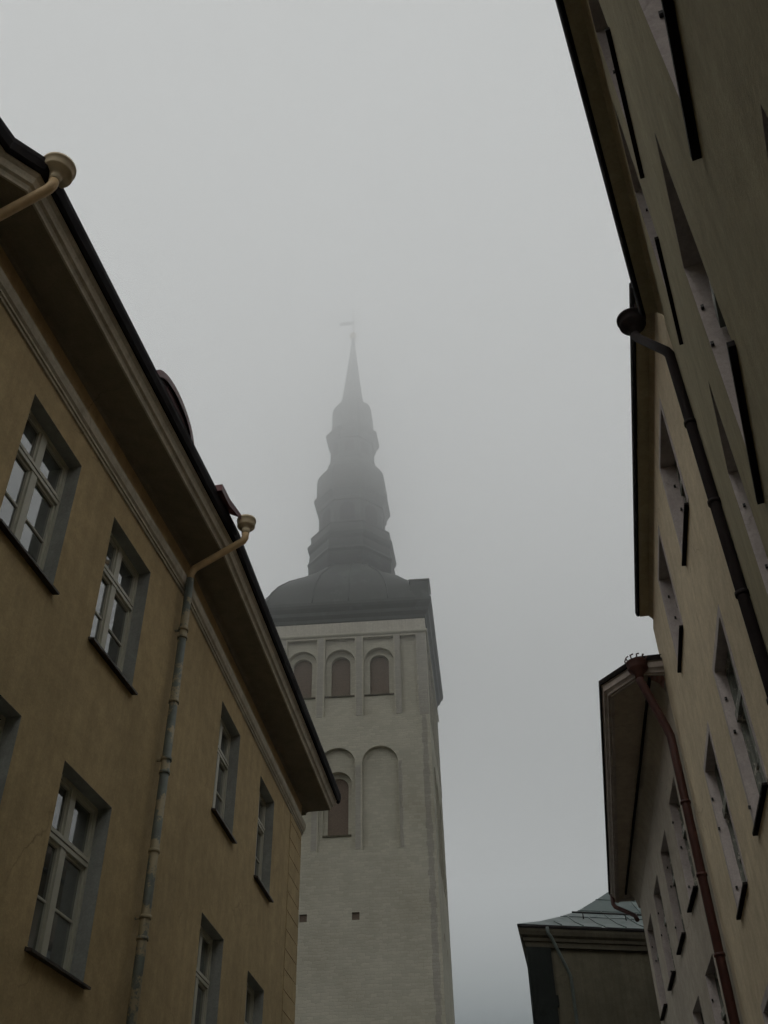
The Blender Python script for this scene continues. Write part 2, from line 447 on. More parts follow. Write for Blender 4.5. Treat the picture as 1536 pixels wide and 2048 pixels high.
def hull(mb, foot, z1, skip=(), m=0):
    """back, end and top faces of a house from its plan; edge indices in skip are left to the facade"""
    n = len(foot)
    for i in range(n):
        if i in skip: continue
        a, b = foot[i], foot[(i + 1) % n]
        mb.face([(a[0], a[1], 0), (b[0], b[1], 0), (b[0], b[1], z1), (a[0], a[1], z1)], m)
    mb.face([(p[0], p[1], z1) for p in foot], m)

def bracket_ring(mb, c, r, m=0):
    mb.lathe((c[0], c[1], c[2] - .02), [(r, 0), (r + .012, 0), (r + .012, .04), (r, .04)], 14, m)

# ================================================================== OCHRE HOUSE (left)
az = R(11.09)
nB = Vector((math.cos(az), -math.sin(az)))
FB = Frame(-5 * nB, 11.09, 'L')
J1, J2 = 4.78, 10.8
FA = Frame(FB.xy(J1, 0), 20.0, 'L')
FC = Frame(FB.xy(J2, 0), 6.905, 'L')
CEND = 8.28
house = empty('ochre_house', (*FB.xy(8, -4), 0))
tag(house, 'ochre plastered house on the left, bent facade, cream casement windows and deep eaves', 'house')
UP, LO = (7.84, 9.58), (4.57, 6.37); GR = (1.3, 3.1)
wb = [(6.45, 7.6), (8.52, 9.68)]; wc = [(2.21, 3.36), (4.81, 5.91)]; wa = [(-2.1, -.95), (-4.3, -3.15), (-6.5, -5.35)]
rev = .17
wall = MB()
TOP = 10.56
def rows(cols): return [op(a, b, z0, z1, rev + .06, mr=1) for a, b in cols for z0, z1 in (UP, LO, GR)]
panel(wall, FA, (-14, 0, 0, TOP), rows(wa))
panel(wall, FB, (J1, J2, 0, TOP), rows(wb))
panel(wall, FC, (0, CEND, 0, TOP), rows(wc))
foot = [FA.xy(-14, 0), FB.xy(J1, 0), FB.xy(J2, 0), FC.xy(CEND, 0), FC.xy(CEND, -8), FB.xy(J2, -8), FB.xy(J1, -8), FA.xy(-14, -8)]
hull(wall, foot, TOP, (0, 1, 2))
wall.build('wall', [M['ochre'], M['greyrev']], house)
for F, cols in ((FB, wb), (FC, wc), (FA, wa)):
    for a, b in cols:
        cream_window(house, F, a, b, *UP, 9.02, 8.44, rev)
        cream_window(house, F, a, b, *LO, 5.75, 5.14, rev)
        cream_window(house, F, a, b, *GR, 2.45, 1.9, rev)
path = [FA.xy(-14, 0), FB.xy(J1, 0), FB.xy(J2, 0), FC.xy(CEND, 0)]
st = MB()
pathS = path[:-1] + [FC.xy(CEND + .07, 0)]
sweep(st, pathS, [(.001, 9.96), (.025, 9.965), (.025, 10.0), (.045, 10.005), (.045, 10.035), (.07, 10.06), (.085, 10.13), (.085, 10.185), (.06, 10.20), (.06, 10.225), (.001, 10.25)], 1)
st.build('string_course', M['fascia'], house)
pathA = [FA.xy(-14, -.17), FA.xy(-.12, -.17), FB.xy(J1 + .16, 0), FB.xy(J2, 0)]
pathE = pathA + [FC.xy(CEND + .46, 0)]
so = MB()
sweep(so, pathE, [(-.2, 10.562), (.001, 10.562), (.004, 10.60), (.02, 10.62), (.06, 10.63), (.50, 10.635), (.50, 10.72), (-.2, 10.8)], 1)
so.build('soffit', M['soffit'], house)
co = MB()
sweep(co, pathE, [(.502, 10.63), (.525, 10.63), (.53, 10.66), (.545, 10.69), (.575, 10.71), (.585, 10.75), (.60, 10.79), (.63, 10.815), (.64, 10.82), (.64, 10.87), (.502, 10.87)], 1)
co.build('cornice', M['fascia'], house)
gu = MB()
pathG = pathA + [FC.xy(CEND + .62, 0)]
sweep(gu, pathG, [(.60, 10.872), (.635, 10.835), (.66, 10.83), (.69, 10.865), (.71, 10.96), (.705, 11.04), (.58, 11.04)], 1)
gu.build('gutter', M['black'], house)
rf = MB()
sweep(rf, pathG, [(.66, 11.045), (.68, 11.06), (-3.9, 14.9), (-8.3, 11.06), (-8.3, 11.01)], 1)
roof = rf.build('roof', M['tile'], house)
# eyebrow dormer just behind the gutter
d = MB(); cs = 8.36
arc = [(math.cos(math.pi * k / 16), math.sin(math.pi * k / 16)) for k in range(17)]
rr = [[FB(cs + .66 * c_, d0, 11.0 + .40 * s_) for c_, s_ in arc] for d0 in (.62, .56, -1.6)]
d.grid(rr, 0, True)
d.face(rr[0], 1)
o1 = [FB(cs + .71 * c_, .66, 11.0 + .45 * s_) for c_, s_ in arc]
o2 = [FB(cs + .61 * c_, .66, 11.0 + .35 * s_) for c_, s_ in arc]
o3 = [FB(cs + .71 * c_, -1.6, 11.0 + .45 * s_) for c_, s_ in arc]
d.grid([o2, o1, o3], 2, True)
dm = d.build('dormer', [M['redsheet'], M['redtile'], M['redsheet']], roof)
# flashing at the bend of the roof
f = MB()
f.box(FB, J2 - .95, J2 - .62, .60, .78, 11.005, 11.12)
f.face([FB(J2 - .62, .78, 11.0), FB(J2 - .2, .86, 11.0), FB(J2 - .2, .86, 11.08), FB(J2 - .62, .78, 11.12)])
f.face([FB(J2 - .62, .78, 11.12), FB(J2 - .2, .86, 11.08), FB(J2 - .2, .4, 11.35), FB(J2 - .62, .4, 11.4)])
f.build('flashing', M['redsheet'], roof)

def downpipe(root, path, r, mat_, seams=(), name='downpipe'):
    mb = MB(); mb.tube(path, r, 14)
    for k in seams:
        a = Vector(path[k - 1]); b_ = Vector(path[k])
        L = (a - b_).length; n = max(1, int(L / 1.0))
        for j in range(1, n + 1):
            p = a.lerp(b_, j / (n + .3)); bracket_ring(mb, p, r)
    return mb.build(name, mat_, root)

def hopper_head(root, c, prof, mat_, n=28):
    mb = MB(); mb.lathe(c, prof, n); return mb.build('hopper', mat_, root)

for (F, s, kind, hr) in ((FB, J1 + .05, 0, 1.0), (FB, J2 - .16, 1, .78)):
    zt = 10.93; dh = .74 if kind == 0 else .88
    # two lengths: the painted swan neck and the peeling vertical pipe
    neck = downpipe(house, [F(s, dh, zt - .03), F(s, dh, zt - .17), F(s, dh - .03, zt - .23), F(s, .17, 10.33), F(s, .125, 10.25), F(s, .12, 10.12)], .052, M['pipeochre'])
    neck['label'] = 'ochre painted swan neck of the downpipe under the hopper'
    hopper_head(neck, F(s, dh, zt), [(.055, -.10), (.06, -.04)] + [(r_ * hr, z_) for r_, z_ in ((.075, -.0), (.15, .02), (.165, .035), (.165, .12), (.178, .125), (.178, .155), (.165, .16), (.14, .162))], M['hopper'])
    vp = downpipe(house, [F(s, .12, 10.15), F(s, .12, .1)], .056, M['pipegreen'] if kind else M['pipeochre'], (1,))
    for zz in (9.3, 7.4, 5.5, 3.6, 1.7):
        br = MB()
        bracket_ring(br, F(s, .12, zz), .058); br.box(F, s - .012, s + .012, .0, .075, zz - .012, zz + .012)
        br.build('pipe_bracket', M['pipegreen'] if kind else M['pipeochre'], vp)
# rusticated corner strip
qn = MB(); z = .3
random.seed(3)
while z < 9.9:
    h = .34
    qn.box(FC, CEND - 1.02, CEND + .012, .0005, .012, z, z + h - .022)
    z += h
qn.build('quoin_strip', M['ochre'], house)

# ================================================================== RIGHT-HAND HOUSES
def rframe(perp, az_):
    a = R(az_); n = Vector((math.cos(a), -math.sin(a)))
    return Frame(perp * n, az_, 'R')
A1, D1 = 21.2, .335
A2, D2 = 10.42, 1.80
F1 = rframe(D1, A1); F2 = rframe(D2, A2)
j12 = (D2 * math.cos(R(A1 - A2)) - D1) / math.sin(R(A1 - A2))      # along F2
P12 = F2.xy(j12, 0)
e1 = (P12 - F1.o).dot(F1.t)                                      # along F1

def eave(root, path, zw, over, zo, soff, parts_end=0.0):
    a = MB()
    sweep(a, path, [(-.15, zw), (.001, zw), (.015, zw + .03), (.05, zw + .07), (.05, zw + .085), (over - .05, zo - .09), (over - .05, zo), (-.15, zo)], -1)
    a.build('soffit', soff, root)
    g = MB()
    sweep(g, path, [(over - .045, zo - .075), (over - .02, zo - .085), (over + .0, zo - .06), (over + .012, zo), (over + .005, zo + .03), (over - .2, zo + .03)], -1)
    g.build('gutter', M['black'], root)
    r_ = MB()
    sweep(r_, path, [(over - .03, zo + .032), (over - .01, zo + .05), (-4.0, zo + 3.4), (-7.8, zo + .1), (-7.8, zo + .03)], -1)
    return r_.build('roof', M['tile'], root)

# ---- olive house (nearest, right edge)
olive = empty('olive_house', (*F1.xy(2, -3), 0))
tag(olive, 'olive beige plastered house nearest on the right edge, steeply foreshortened under black eaves', 'house')
S1 = 2.98
up1 = (7.86, 9.95); mid1 = (4.52, 6.14); lo1 = (1.45, 3.44)
uc = [(-.3, .7), (1.6, 2.6), (3.22, 4.2), (4.84, 5.8)]; mc = [(-.6, .2), (1.15, 1.93), (2.86, 3.72), (4.6, 5.5)]; lc = [(-1.0, -.1), (1.18, 2.0), (2.95, 3.9), (4.9, 5.8)]
w1 = MB(); T1 = 10.24
ops = [op(a, b, *up1, .26, mr=1) for a, b in uc] + [op(a, b, *mid1, .23, mr=1) for a, b in mc] + [op(a, b, *lo1, .23, mr=1) for a, b in lc]
panel(w1, F1, (-9, e1, 0, T1), ops)
hull(w1, [F1.xy(-9, 0), F1.xy(e1, 0), F1.xy(e1 - 1.2, -7.6), F1.xy(-9, -7.6)], T1, (0,))
w1.build('wall', [M['olive'], M['mauve']], olive)
k = 0
for cols, zz, dp in ((uc, up1, .13), (mc, mid1, .10), (lc, lo1, .10)):
    for a, b in cols:
        k += 1; old_window(olive, F1, a, b, *zz, dp, k, sill_out=.03, surround=False, pin=.02, ext=.08)
eave(olive, [F1.xy(-9, 0), F1.xy(e1 - .25, 0)], T1 + .002, .228, 10.42, M['olsoffit'])
# ---- beige house
beige = empty('beige_house', (*F2.xy(10, -3), 0))
tag(beige, 'beige plastered house on the right beyond the dark downpipe, narrow eaves and slit-like window recesses', 'house')
END2 = D2 / math.tan(R(6.98))
up2 = (9.00, 10.54); mid2 = (5.64, 7.46); lo2 = (2.5, 4.58)
c2 = [(9.12, 10.22), (11.62, 12.72)]
w2 = MB(); T2 = 10.98
panel(w2, F2, (j12, END2, 0, T2), [op(a, b, *z_, .26, mr=1) for a, b in c2 for z_ in (up2, mid2, lo2)])
hull(w2, [F2.xy(j12, 0), F2.xy(END2, 0), F2.xy(END2, -7), F2.xy(j12 + .6, -7)], T2, (0,))
w2.build('wall', [M['beige'], M['mauve']], beige)
for a, b in c2:
    for z_, dp in ((up2, .18), (mid2, .11), (lo2, .16)):
        k += 1; old_window(beige, F2, a, b, *z_, dp, k, sill_out=.05)
eave(beige, [F2.xy(j12, 0), F2.xy(END2 - .25, 0)], T2 + .002, .25, 11.16, M['olsoffit'])
# dark downpipe in the re-entrant corner
sp = j12 - .12
hp = F2(8.05, .27, 10.8)
pp_ = downpipe(beige, [hp, F2(8.05, .27, 10.70), F2(8.02, .26, 10.63), F2(sp + .02, .10, 9.84), F2(sp, .08, 9.76), F2(sp, .08, .1)], .052, M['pipedark'], (5,))
hopper_head(pp_, hp, [(.055, -.06), (.06, 0), (.09, .02), (.145, .08), (.155, .10), (.155, .18), (.17, .185), (.17, .215), (.14, .22)], M['pipedark'])
fl = MB(); fl.face([F2(j12 + .5, .22, 11.0), F2(j12 + .2, .22, 11.2), F2(j12 + .2, .0, 11.3), F2(j12 + .6, .0, 11.2)])
fl.face([F2(j12 + .5, .22, 11.0), F2(j12 + .2, .22, 11.2), F2(j12 + .2, .22, 11.0)])
fl.build('flashing', M['redsheet'], beige)

# ---- grey-brown house with the wide splayed cornice
A3 = 7.2
F3 = Frame(F2.xy(END2, 0), A3, 'R')
greige = empty('grey_brown_house', (*F3.xy(5, -3), 0))
tag(greige, 'grey brown house with wide splayed cornice, rust red downpipe and row of four windows', 'house')
E3 = 9.3
up3 = (7.12, 8.88); mid3 = (4.35, 6.14); lo3 = (1.5, 3.3)
c3 = [(1.15, 2.2), (3.28, 4.35), (5.42, 6.55), (7.6, 8.75)]
w3 = MB(); T3 = 9.66
panel(w3, F3, (0, E3, 0, T3), [op(a, b, *z_, .2, mr=1) for a, b in c3 for z_ in (up3, mid3, lo3)])
hull(w3, [F3.xy(0, 0), F3.xy(E3, 0), F3.xy(E3, -7), F3.xy(.6, -7)], T3, (0,))
w3.build('wall', [M['greige'], M['mauve']], greige)
for a, b in c3:
    for z_ in (up3, mid3, lo3):
        k += 1; old_window(greige, F3, a, b, *z_, .13, k, surround=False)
zc = 10.06
outer = [(-.28, -.05), (-.24, .385), (.40, .94), (10.2, .52), (10.2, -.05)]
inner = [(.02, .24), (10.0, .28)]
cv = MB()   # cove from wall to soffit
cv.grid([[F3(s, d_, z_) for d_, z_ in ((.001, 9.66), (.01, 9.70), (.04, 9.82), (.10, 9.93), (.17, 9.99), (.225, 10.0))] for s in (0, E3 + .3)], 0, True)
cv.box(F3, -.05, E3 + .3, -.1, -.0005, 9.664, 10.0)
cv.build('cove', M['greige'], greige)
sf = MB()
ins = [(-.12, .24), (-.12, .33), (.46, .80), (10.05, .42), (10.05, .24)]
sf.face([F3(s, d_, zc - .025) for s, d_ in [(-.2, .26), (-.16, .36), (.44, .83), (10.1, .44), (10.1, .26)]])
sf.build('soffit', M['brownsof'], greige)
cr = MB()
# moulded rim: rings inward to outward
def ring(off, z_):
    P = [(-.24 - off, .0), (-.24 - off * .6, .385 + off * .4), (.40 - off * .25, .94 + off), (10.2, .52 + off)]
    return [F3(s, d_, z_) for s, d_ in P]
cr.grid([ring(-.16, zc - .02), ring(-.155, zc - .05), ring(-.10, zc - .055), ring(-.095, zc - .035), ring(-.06, zc - .03), ring(-.05, zc - .0), ring(-.02, zc + .03), ring(0, zc + .04), ring(0, zc + .14), ring(.02, zc + .15), ring(.02, zc + .2), ring(-.3, zc + .24)], 0)
cr.box(F3, 9.98, 10.2, .0, .36, zc - .03, zc + .13)
cr.build('cornice', M['stonegrey'], greige)
g3 = MB()
cut = [(.40 - .01, .965), (10.22, .545)]
g3.grid([[F3(s, d_ + dd, zc + zz) for s, d_ in [(-.26, .0), (-.27, .395), (.39, .965), (10.22, .545)]] for dd, zz in ((-.02, .15), (.02, .16), (.035, .2), (.03, .24), (-.3, .25))], 0)
g3.build('gutter', M['black'], greige)
r3 = MB()
r3.face([F3(.5, -.5, zc + .26), F3(.0, .3, zc + .245), F3(.39, .90, zc + .26), F3(10.2, .5, zc + .26), F3(9.6, -3.6, zc + 3.6), F3(4.2, -3.6, zc + 3.6)])
r3.face([F3(9.6, -3.6, zc + 3.6), F3(4.2, -3.6, zc + 3.6), F3(.6, -7.2, zc + .3), F3(E3, -7.2, zc + .3)])
r3.build('roof', M['tile'], greige)
ls = MB(); ls.box(F3, -.05, E3 + .25, .228, .262, zc - .10, zc - .03); ls.build('painted_shadow_gap', M['black'], greige)  # black strip stands in for the shadow gap between soffit and cove
hp = F3(-.24, .42, zc - .05)
rp = downpipe(greige, [hp, F3(-.24, .42, zc - .2), F3(-.22, .38, zc - .3), F3(-.12, .16, 9.1), F3(-.10, .12, 8.95), F3(-.10, .12, .1)], .065, M['pipered'], (5,))
hopper_head(rp, hp, [(.065, -.1), (.07, -.02), (.15, .06), (.16, .08), (.16, .17), (.17, .18), (.165, .2), (.13, .2)], M['pipered'])
cr2 = MB()
for q in range(11):
    a = math.pi * 2 * q / 11
    cr2.tube([Vector(hp) + Vector((.155 * math.cos(a), .155 * math.sin(a), .19)), Vector(hp) + Vector((.18 * math.cos(a), .18 * math.sin(a), .25)), Vector(hp) + Vector((.16 * math.cos(a + .25), .16 * math.sin(a + .25), .27))], .012, 6)
cr2.build('hopper_cresting', M['pipered'], rp)
# short pipe at the far end of the gutter
downpipe(greige, [F3(10.05, .52, zc + .1), F3(10.05, .52, zc - .12), F3(10.03, .48, zc - .2), F3(9.75, .1, 9.55), F3(9.6, .08, 9.4)], .05, M['pipered'])

# ---- dark house closing the street, green copper roof
o4 = Vector((3.44, 26.75)); a4 = 79.6
class FrontFrame(Frame): pass
F4 = Frame(o4, a4, 'L')           # s to the right, out towards the camera
dark = empty('dark_house', (*F4.xy(4, -4), 0))
tag(dark, 'dark umber house closing the street with green copper sheet roof', 'house')
T4 = 9.78; W4 = 8.5; DP = 8.0
sd = Vector((math.sin(R(9.5)), math.cos(R(9.5))))
BK = F4.xy(0, 0) + sd * DP; BW = F4.xy(.12, 0) + sd * DP
w4 = MB()
panel(w4, F4, (.12, W4, 0, T4), [])
hull(w4, [F4.xy(.12, 0), F4.xy(W4, 0), F4.xy(W4, -DP), BW], T4, (0,))
w4.build('wall', M['umber'], dark)
pr = MB(); pr.box(F4, -.12, .50, .001, .12, 0, T4)
for zz, w_ in ((8.4, .07), (7.5, .05), (6.6, .08), (5.2, .06), (4.0, .07)):
    pr.box(F4, .50, .50 + w_, .001, .08, zz, zz + .26)
pr.build('corner_pier', M['pier'], dark)
cn = MB()
pathF = [F4.xy(-.02, -DP), F4.xy(-.02, 0), F4.xy(W4, 0)]
sweep(cn, [BK, F4.xy(.0, 0), F4.xy(W4, 0)], [(-.1, T4 + .002), (.10, T4 + .002), (.10, T4 + .12), (.14, T4 + .14), (.14, T4 + .22), (.20, T4 + .27), (.22, T4 + .36), (.22, T4 + .43), (-.1, T4 + .43)], 1)
cn.build('cornice', M['darkcornice'], dark)
gt = MB()
sweep(gt, [BK, F4.xy(.0, 0), F4.xy(W4, 0)], [(.10, T4 + .432), (.235, T4 + .432), (.25, T4 + .46), (.25, T4 + .50), (.10, T4 + .51)], 1)
gt.build('gutter', M['gutter'], dark)
ro = MB()
ZE = T4 + .515
prof4 = [(.24, ZE), (-.3, ZE + .27), (-.84, ZE + .60), (-1.34, ZE + .95), (-1.9, ZE + 1.48), (-2.45, ZE + 2.02), (-3.4, ZE + 2.95)]
sweep(ro, [F4.xy(0, 0) + sd * 5.5, F4.xy(.0, 0), F4.xy(W4, 0)], prof4, 1, cap=False)
ridge = [F4(5.0, -3.4, ZE + 2.95), F4(W4, -3.4, ZE + 2.95), F4(W4, -DP, ZE), (*BK, ZE)]
ro.face(ridge)
roof4 = ro.build('roof', M['greencopper'], dark)
sm = MB()
for j in range(1, 15):
    s = .25 + j * .58
    pts = [F4(s, d_, z_ + .012) for d_, z_ in prof4 if (.24 - d_) * 1.4 < s + .2]
    if len(pts) > 1: sm.tube(pts, .018, 6)
for d_, z_ in (prof4[2], prof4[3], prof4[4]):
    sm.tube([F4((.24 - d_) * 1.4 - .3, d_, z_ + .008), F4(W4, d_, z_ + .008)], .012, 6)
sm.build('seam', M['greencopper'], roof4)
sg = MB(); sg.tube([F4(1.5, -.7, ZE + .68), F4(6.5, -.7, ZE + .68)], .025, 8)
for s in (1.8, 3.0, 4.2, 5.4): sg.tube([F4(s, -.7, ZE + .5), F4(s, -.7, ZE + .69)], .015, 6)
sg.build('snow_guard', M['steel'], roof4)
downpipe(dark, [F4(.42, .30, T4 + .44), F4(.42, .30, T4 + .30), F4(.5, .28, T4 + .2), F4(.93, .10, T4 - .62), F4(.96, .07, T4 - .72), F4(.96, .07, .1)], .042, M['pipegrey'], (5,))

# ================================================================== CHURCH TOWER
TW = empty('church_tower', (-3.35, 82, 0), R(-3.5))
tag(TW, 'tall whitewashed church tower with arched belfry and dark baroque spire fading into fog', 'church tower')
SH = Matrix.Identity(4); SH[0][1] = .03
TM = world_of(TW) @ SH          # the plan is a little out of square
HW, HD = 7.42, 8.0
class TFace:
    def __init__(self, rot, dist): self.L = LocalFrame(rot, dist)
    def __call__(self, s, d, z): return TM @ Vector(self.L(s, d, z))
faces = [TFace(0, HD), TFace(R(90), HW), TFace(R(180), HD), TFace(R(270), HW)]
halfs = [HW, HD, HW, HD]
def belfry_ops(h):
    o = []
    for c in (-3.3, 0, 3.3):
        a = c - 1.28; b = c + 1.28
        if c != 0: a, b = (c - 1.31, c + 1.31)
        inner_ = dict(s0=c - .82, s1=c + .82, z0=44.95, z1=49.0, depth=.55, arch=True, back=False)
        arch_ = dict(s0=c - 1.27 + .02, s1=c + 1.27 - .02, z0=44.9, z1=49.5, depth=.42, arch=True, sub=[inner_])
        o.append(dict(s0=a, s1=b, z0=42.8, z1=50.4, depth=.34, sub=[arch_]))
    for sg_ in (-1, 1):
        x = sorted((sg_ * 5.1, sg_ * 6.56))
        o.append(dict(s0=x[0], s1=x[1], z0=42.8, z1=50.4, depth=.34))
    return o
def niche_ops(h):
    o = []
    for c in (-3.5, -.1, 3.3):
        sub = []
        if c == -.1:
            sub = [dict(s0=c - 1.12, s1=c + 1.12, z0=32.9, z1=38.1, depth=.45, arch=True, sub=[dict(s0=c - .8, s1=c + .8, z0=32.95, z1=37.75, depth=.4, arch=True, back=False)])]
        o.append(dict(s0=c - 1.42, s1=c + 1.42, z0=31.5, z1=40.0, depth=.38, arch=True, sub=sub))
    for c in (1.37, -2.42):
        o.append(dict(s0=c - .275, s1=c + .275, z0=26.42, z1=26.97, depth=.16, mb=1, mr=1))
    return o
tw = MB()
for F, h in zip(faces, halfs):
    panel(tw, F, (-h, h, 0, 50.75), belfry_ops(h) + niche_ops(h), 0, 0)
    panel(tw, F, (-h, h, 50.75, 52.6), [], 0, 2)
tw.build('wall', [M['limewash'], M['louvre'], M['lwframe']], TW)
for F in faces:
    for c in (-3.3, 0, 3.3):
        lv = MB()
        lv.face([F(c - .85, -1.1, 44.9), F(c + .85, -1.1, 44.9), F(c + .85, -1.1, 49.05), F(c - .85, -1.1, 49.05)])
        for j in range(13):
            z_ = 45.0 + j * .3
            lv.box(F, c - .85, c + .85, -1.09, -1.085, z_, z_ + .28)
        lv.build('louvre', M['louvre'], TW)
    lv = MB()
    lv.face([F(-.95, -1.0, 32.9), F(.75, -1.0, 32.9), F(.75, -1.0, 37.8), F(-.95, -1.0, 37.8)])
    for j in range(15): lv.box(F, -.95, .75, -.99, -.985, 33.0 + j * .32, 33.3 + j * .32)
    lv.build('louvre', M['louvre'], TW)
rs = random.Random(11)
def stone_strip(F, a, b, z0, z1, ragl=True, ragr=True, d=.02):
    q = MB(); z_ = z0
    while z_ < z1 - .05:
        h_ = min(.36 + rs.random() * .22, z1 - z_)
        l_ = rs.random() * .14 if ragl else 0; r_ = rs.random() * .14 if ragr else 0
        q.box(F, a - l_, b + r_, -.05, d + rs.random() * .012, z_, z_ + h_); z_ += h_
    q.build('pilaster', M['barestone'], TW)
for F, h in zip(faces[:2], halfs):
    for c in (-4.96, -1.65, 1.65, 4.96): stone_strip(F, c - .24, c + .24, 42.8, 50.5, False, False)
    stone_strip(F, 6.66, h - .02, 42.6, 50.5, True, False)
    stone_strip(F, 1.36, 1.74, 31.6, 38.4, False, False); stone_strip(F, -2.04, -1.62, 31.6, 38.4, False, False)
    stone_strip(F, 4.76, 4.92, 31.6, 38.6, False, True)
    stone_strip(F, h - .6, h - .3, .2, 42.5, True, True, .004)
def square(off): return [Vector((TM @ Vector((sx * (HW + off), sy * (HD + off), 0))).xy) for sx, sy in ((-1, -1), (1, -1), (1, 1), (-1, 1), (-1, -1))]
def ringsq(mb, prof, m=0):
    rows_ = []
    for d_, z_ in prof:
        rows_.append([TM @ Vector((sx * (HW + d_), sy * (HD + d_), z_)) for sx, sy in ((-1, -1), (1, -1), (1, 1), (-1, 1))])
    mb.grid(rows_, m, False, True)
md = MB(); ringsq(md, [(.001, 50.55), (.10, 50.62), (.16, 50.72), (.16, 50.84), (.06, 50.92), (.001, 50.95)])
md.build('string_course', M['limewash'], TW)
for F in faces[:2]:   # sill ledges
    for c in (-3.3, 0, 3.3):
        ln = MB(); ln.box(F, c - 1.25, c + 1.25, -.339, -.22, 44.78, 44.89); ln.build('sill', M['umber'], TW)
    ln = MB(); ln.box(F, -1.2, 1.0, -.379, -.28, 32.76, 32.89); ln.build('sill', M['umber'], TW)
ca = MB(); ringsq(ca, [(.001, 52.05), (.08, 52.12), (.14, 52.4), (.35, 52.7), (.42, 53.0), (.62, 53.35), (.70, 53.6), (.70, 53.9), (.3, 53.95), (-.2, 53.95)])
ca.build('eaves_cornice', M['copper'], TW)
# helmet: square eaves turning into an octagon
def sq_oct(r, blend, n=32):
    """outline point ring: square (blend 0) to octagon (blend 1) of half-width r"""
    pts = []
    for j in range(n):
        a = 2 * math.pi * (j + .5) / n
        ca_, sa_ = math.cos(a), math.sin(a)
        q_ = r / max(abs(ca_), abs(sa_))
        k_ = r / max(abs(math.cos(a - math.pi / 4 * kk)) for kk in range(8))
        rad = q_ * (1 - blend) + k_ * blend
        pts.append((rad * ca_, rad * sa_))
    return pts
hm = MB()
prof = [(8.05, 53.95, 0), (7.96, 54.6, .02), (7.78, 55.6, .08), (7.38, 56.8, .2), (6.75, 58.1, .4), (5.95, 59.3, .65), (5.3, 60.1, .85), (4.75, 60.8, 1), (4.3, 61.3, 1), (4.1, 61.6, 1)]
hm.grid([[TM @ Vector((x, y * (1 + .06 * (1 - bl)), z_)) for x, y in sq_oct(r_, bl)] for r_, z_, bl in prof], 0, True, True)
helm = hm.build('helmet_roof', M['copper'], TW)
for j in range(0, 32, 2):      # standing seams of the sheet metal
    sm_ = MB()
    sm_.tube([TM @ Vector((p[0] * 1.004, p[1] * (1 + .06 * (1 - bl)) * 1.004, z_ + .03)) for r_, z_, bl in prof for p in [sq_oct(r_, bl)[j]]], .05, 5)
    sm_.build('seam', M['copper'], helm)
dmr = MB()
class TL:
    def __call__(self, s, d, z): return TM @ Vector((s, d, z))
T = TL()
dmr.box(T, 6.3, 7.95, -8.3, -6.2, 53.96, 55.9)
dmr.box(T, 6.2, 8.05, -8.4, -6.1, 55.9, 56.05)
dmr.build('roof_dormer', M['copper'], TW)
# octagonal stages
rot8 = R(22.5 - 1.6)
def W(w): return w / 1.92
def oct_(name, rows_, mtl=None):
    mb = MB()
    mb.grid([[TM @ Vector((W(w) * math.cos(rot8 + math.pi / 4 * j), W(w) * math.sin(rot8 + math.pi / 4 * j), z_)) for j in range(8)] for z_, w in rows_], 0, False, True)
    n = 8
    top = [TM @ Vector((W(rows_[-1][1]) * math.cos(rot8 + math.pi / 4 * j), W(rows_[-1][1]) * math.sin(rot8 + math.pi / 4 * j), rows_[-1][0])) for j in range(8)]
    mb.face(top)
    return mb.build(name, mtl or M['copper'], TW)
oct_('spire_base', [(61.3, 8.55), (63.2, 8.7), (63.5, 8.9), (63.9, 8.6), (64.9, 8.45), (65.2, 8.8), (65.6, 9.0), (65.9, 8.9), (66.0, 8.35), (66.9, 8.3), (67.0, 8.45), (67.1, 8.4), (67.15, 6.9)])
lan2 = oct_('lantern', [(67.0, 7.1), (67.4, 7.1), (67.45, 6.85), (70.6, 6.85), (70.65, 7.15), (71.1, 7.2), (71.6, 7.6), (71.9, 8.0), (72.3, 8.0), (72.35, 7.45)])
oct_('bulb_roof', [(72.3, 7.45), (73.2, 7.5), (74.8, 7.5), (75.5, 7.3), (76.2, 6.6), (76.9, 5.7), (77.3, 5.3)])
lan1 = oct_('lantern', [(77.2, 5.3), (77.7, 5.3), (77.75, 4.85), (80.6, 4.75), (80.65, 5.0), (80.8, 5.05), (81.5, 5.4), (81.9, 5.95), (82.2, 5.95), (82.4, 5.1)])
oct_('bulb_roof', [(82.3, 5.1), (83.4, 4.66), (84.2, 4.55), (85.2, 4.65), (86.1, 4.6), (86.8, 4.3), (87.3, 3.8), (87.7, 3.0), (88.05, 2.6)])
oct_('needle_spire', [(88.0, 2.6), (89.5, 2.25), (92, 1.75), (96, .98), (99.4, .38), (99.9, .3)])
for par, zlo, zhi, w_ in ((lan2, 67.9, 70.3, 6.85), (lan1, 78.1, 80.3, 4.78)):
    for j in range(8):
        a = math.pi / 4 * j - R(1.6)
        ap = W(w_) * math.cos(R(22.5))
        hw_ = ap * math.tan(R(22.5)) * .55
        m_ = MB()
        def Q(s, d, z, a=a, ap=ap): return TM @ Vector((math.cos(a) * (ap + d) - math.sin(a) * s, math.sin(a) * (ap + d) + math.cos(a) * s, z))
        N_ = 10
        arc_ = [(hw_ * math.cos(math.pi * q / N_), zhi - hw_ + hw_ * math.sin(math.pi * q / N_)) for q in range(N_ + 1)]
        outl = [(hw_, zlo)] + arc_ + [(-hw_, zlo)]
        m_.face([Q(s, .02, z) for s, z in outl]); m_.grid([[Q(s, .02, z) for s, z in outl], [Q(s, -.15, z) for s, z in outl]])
        m_.build('lantern_dark_panel', M['black'], par)  # raised black panels stand in for the dark inside open arches
bl = MB()
bl.lathe(TM @ Vector((0, 0, 100.6)), [(.02 + .48 * math.cos(a), .48 * math.sin(a)) for a in [math.pi * (q / 12 - .5) for q in range(13)]], 16)
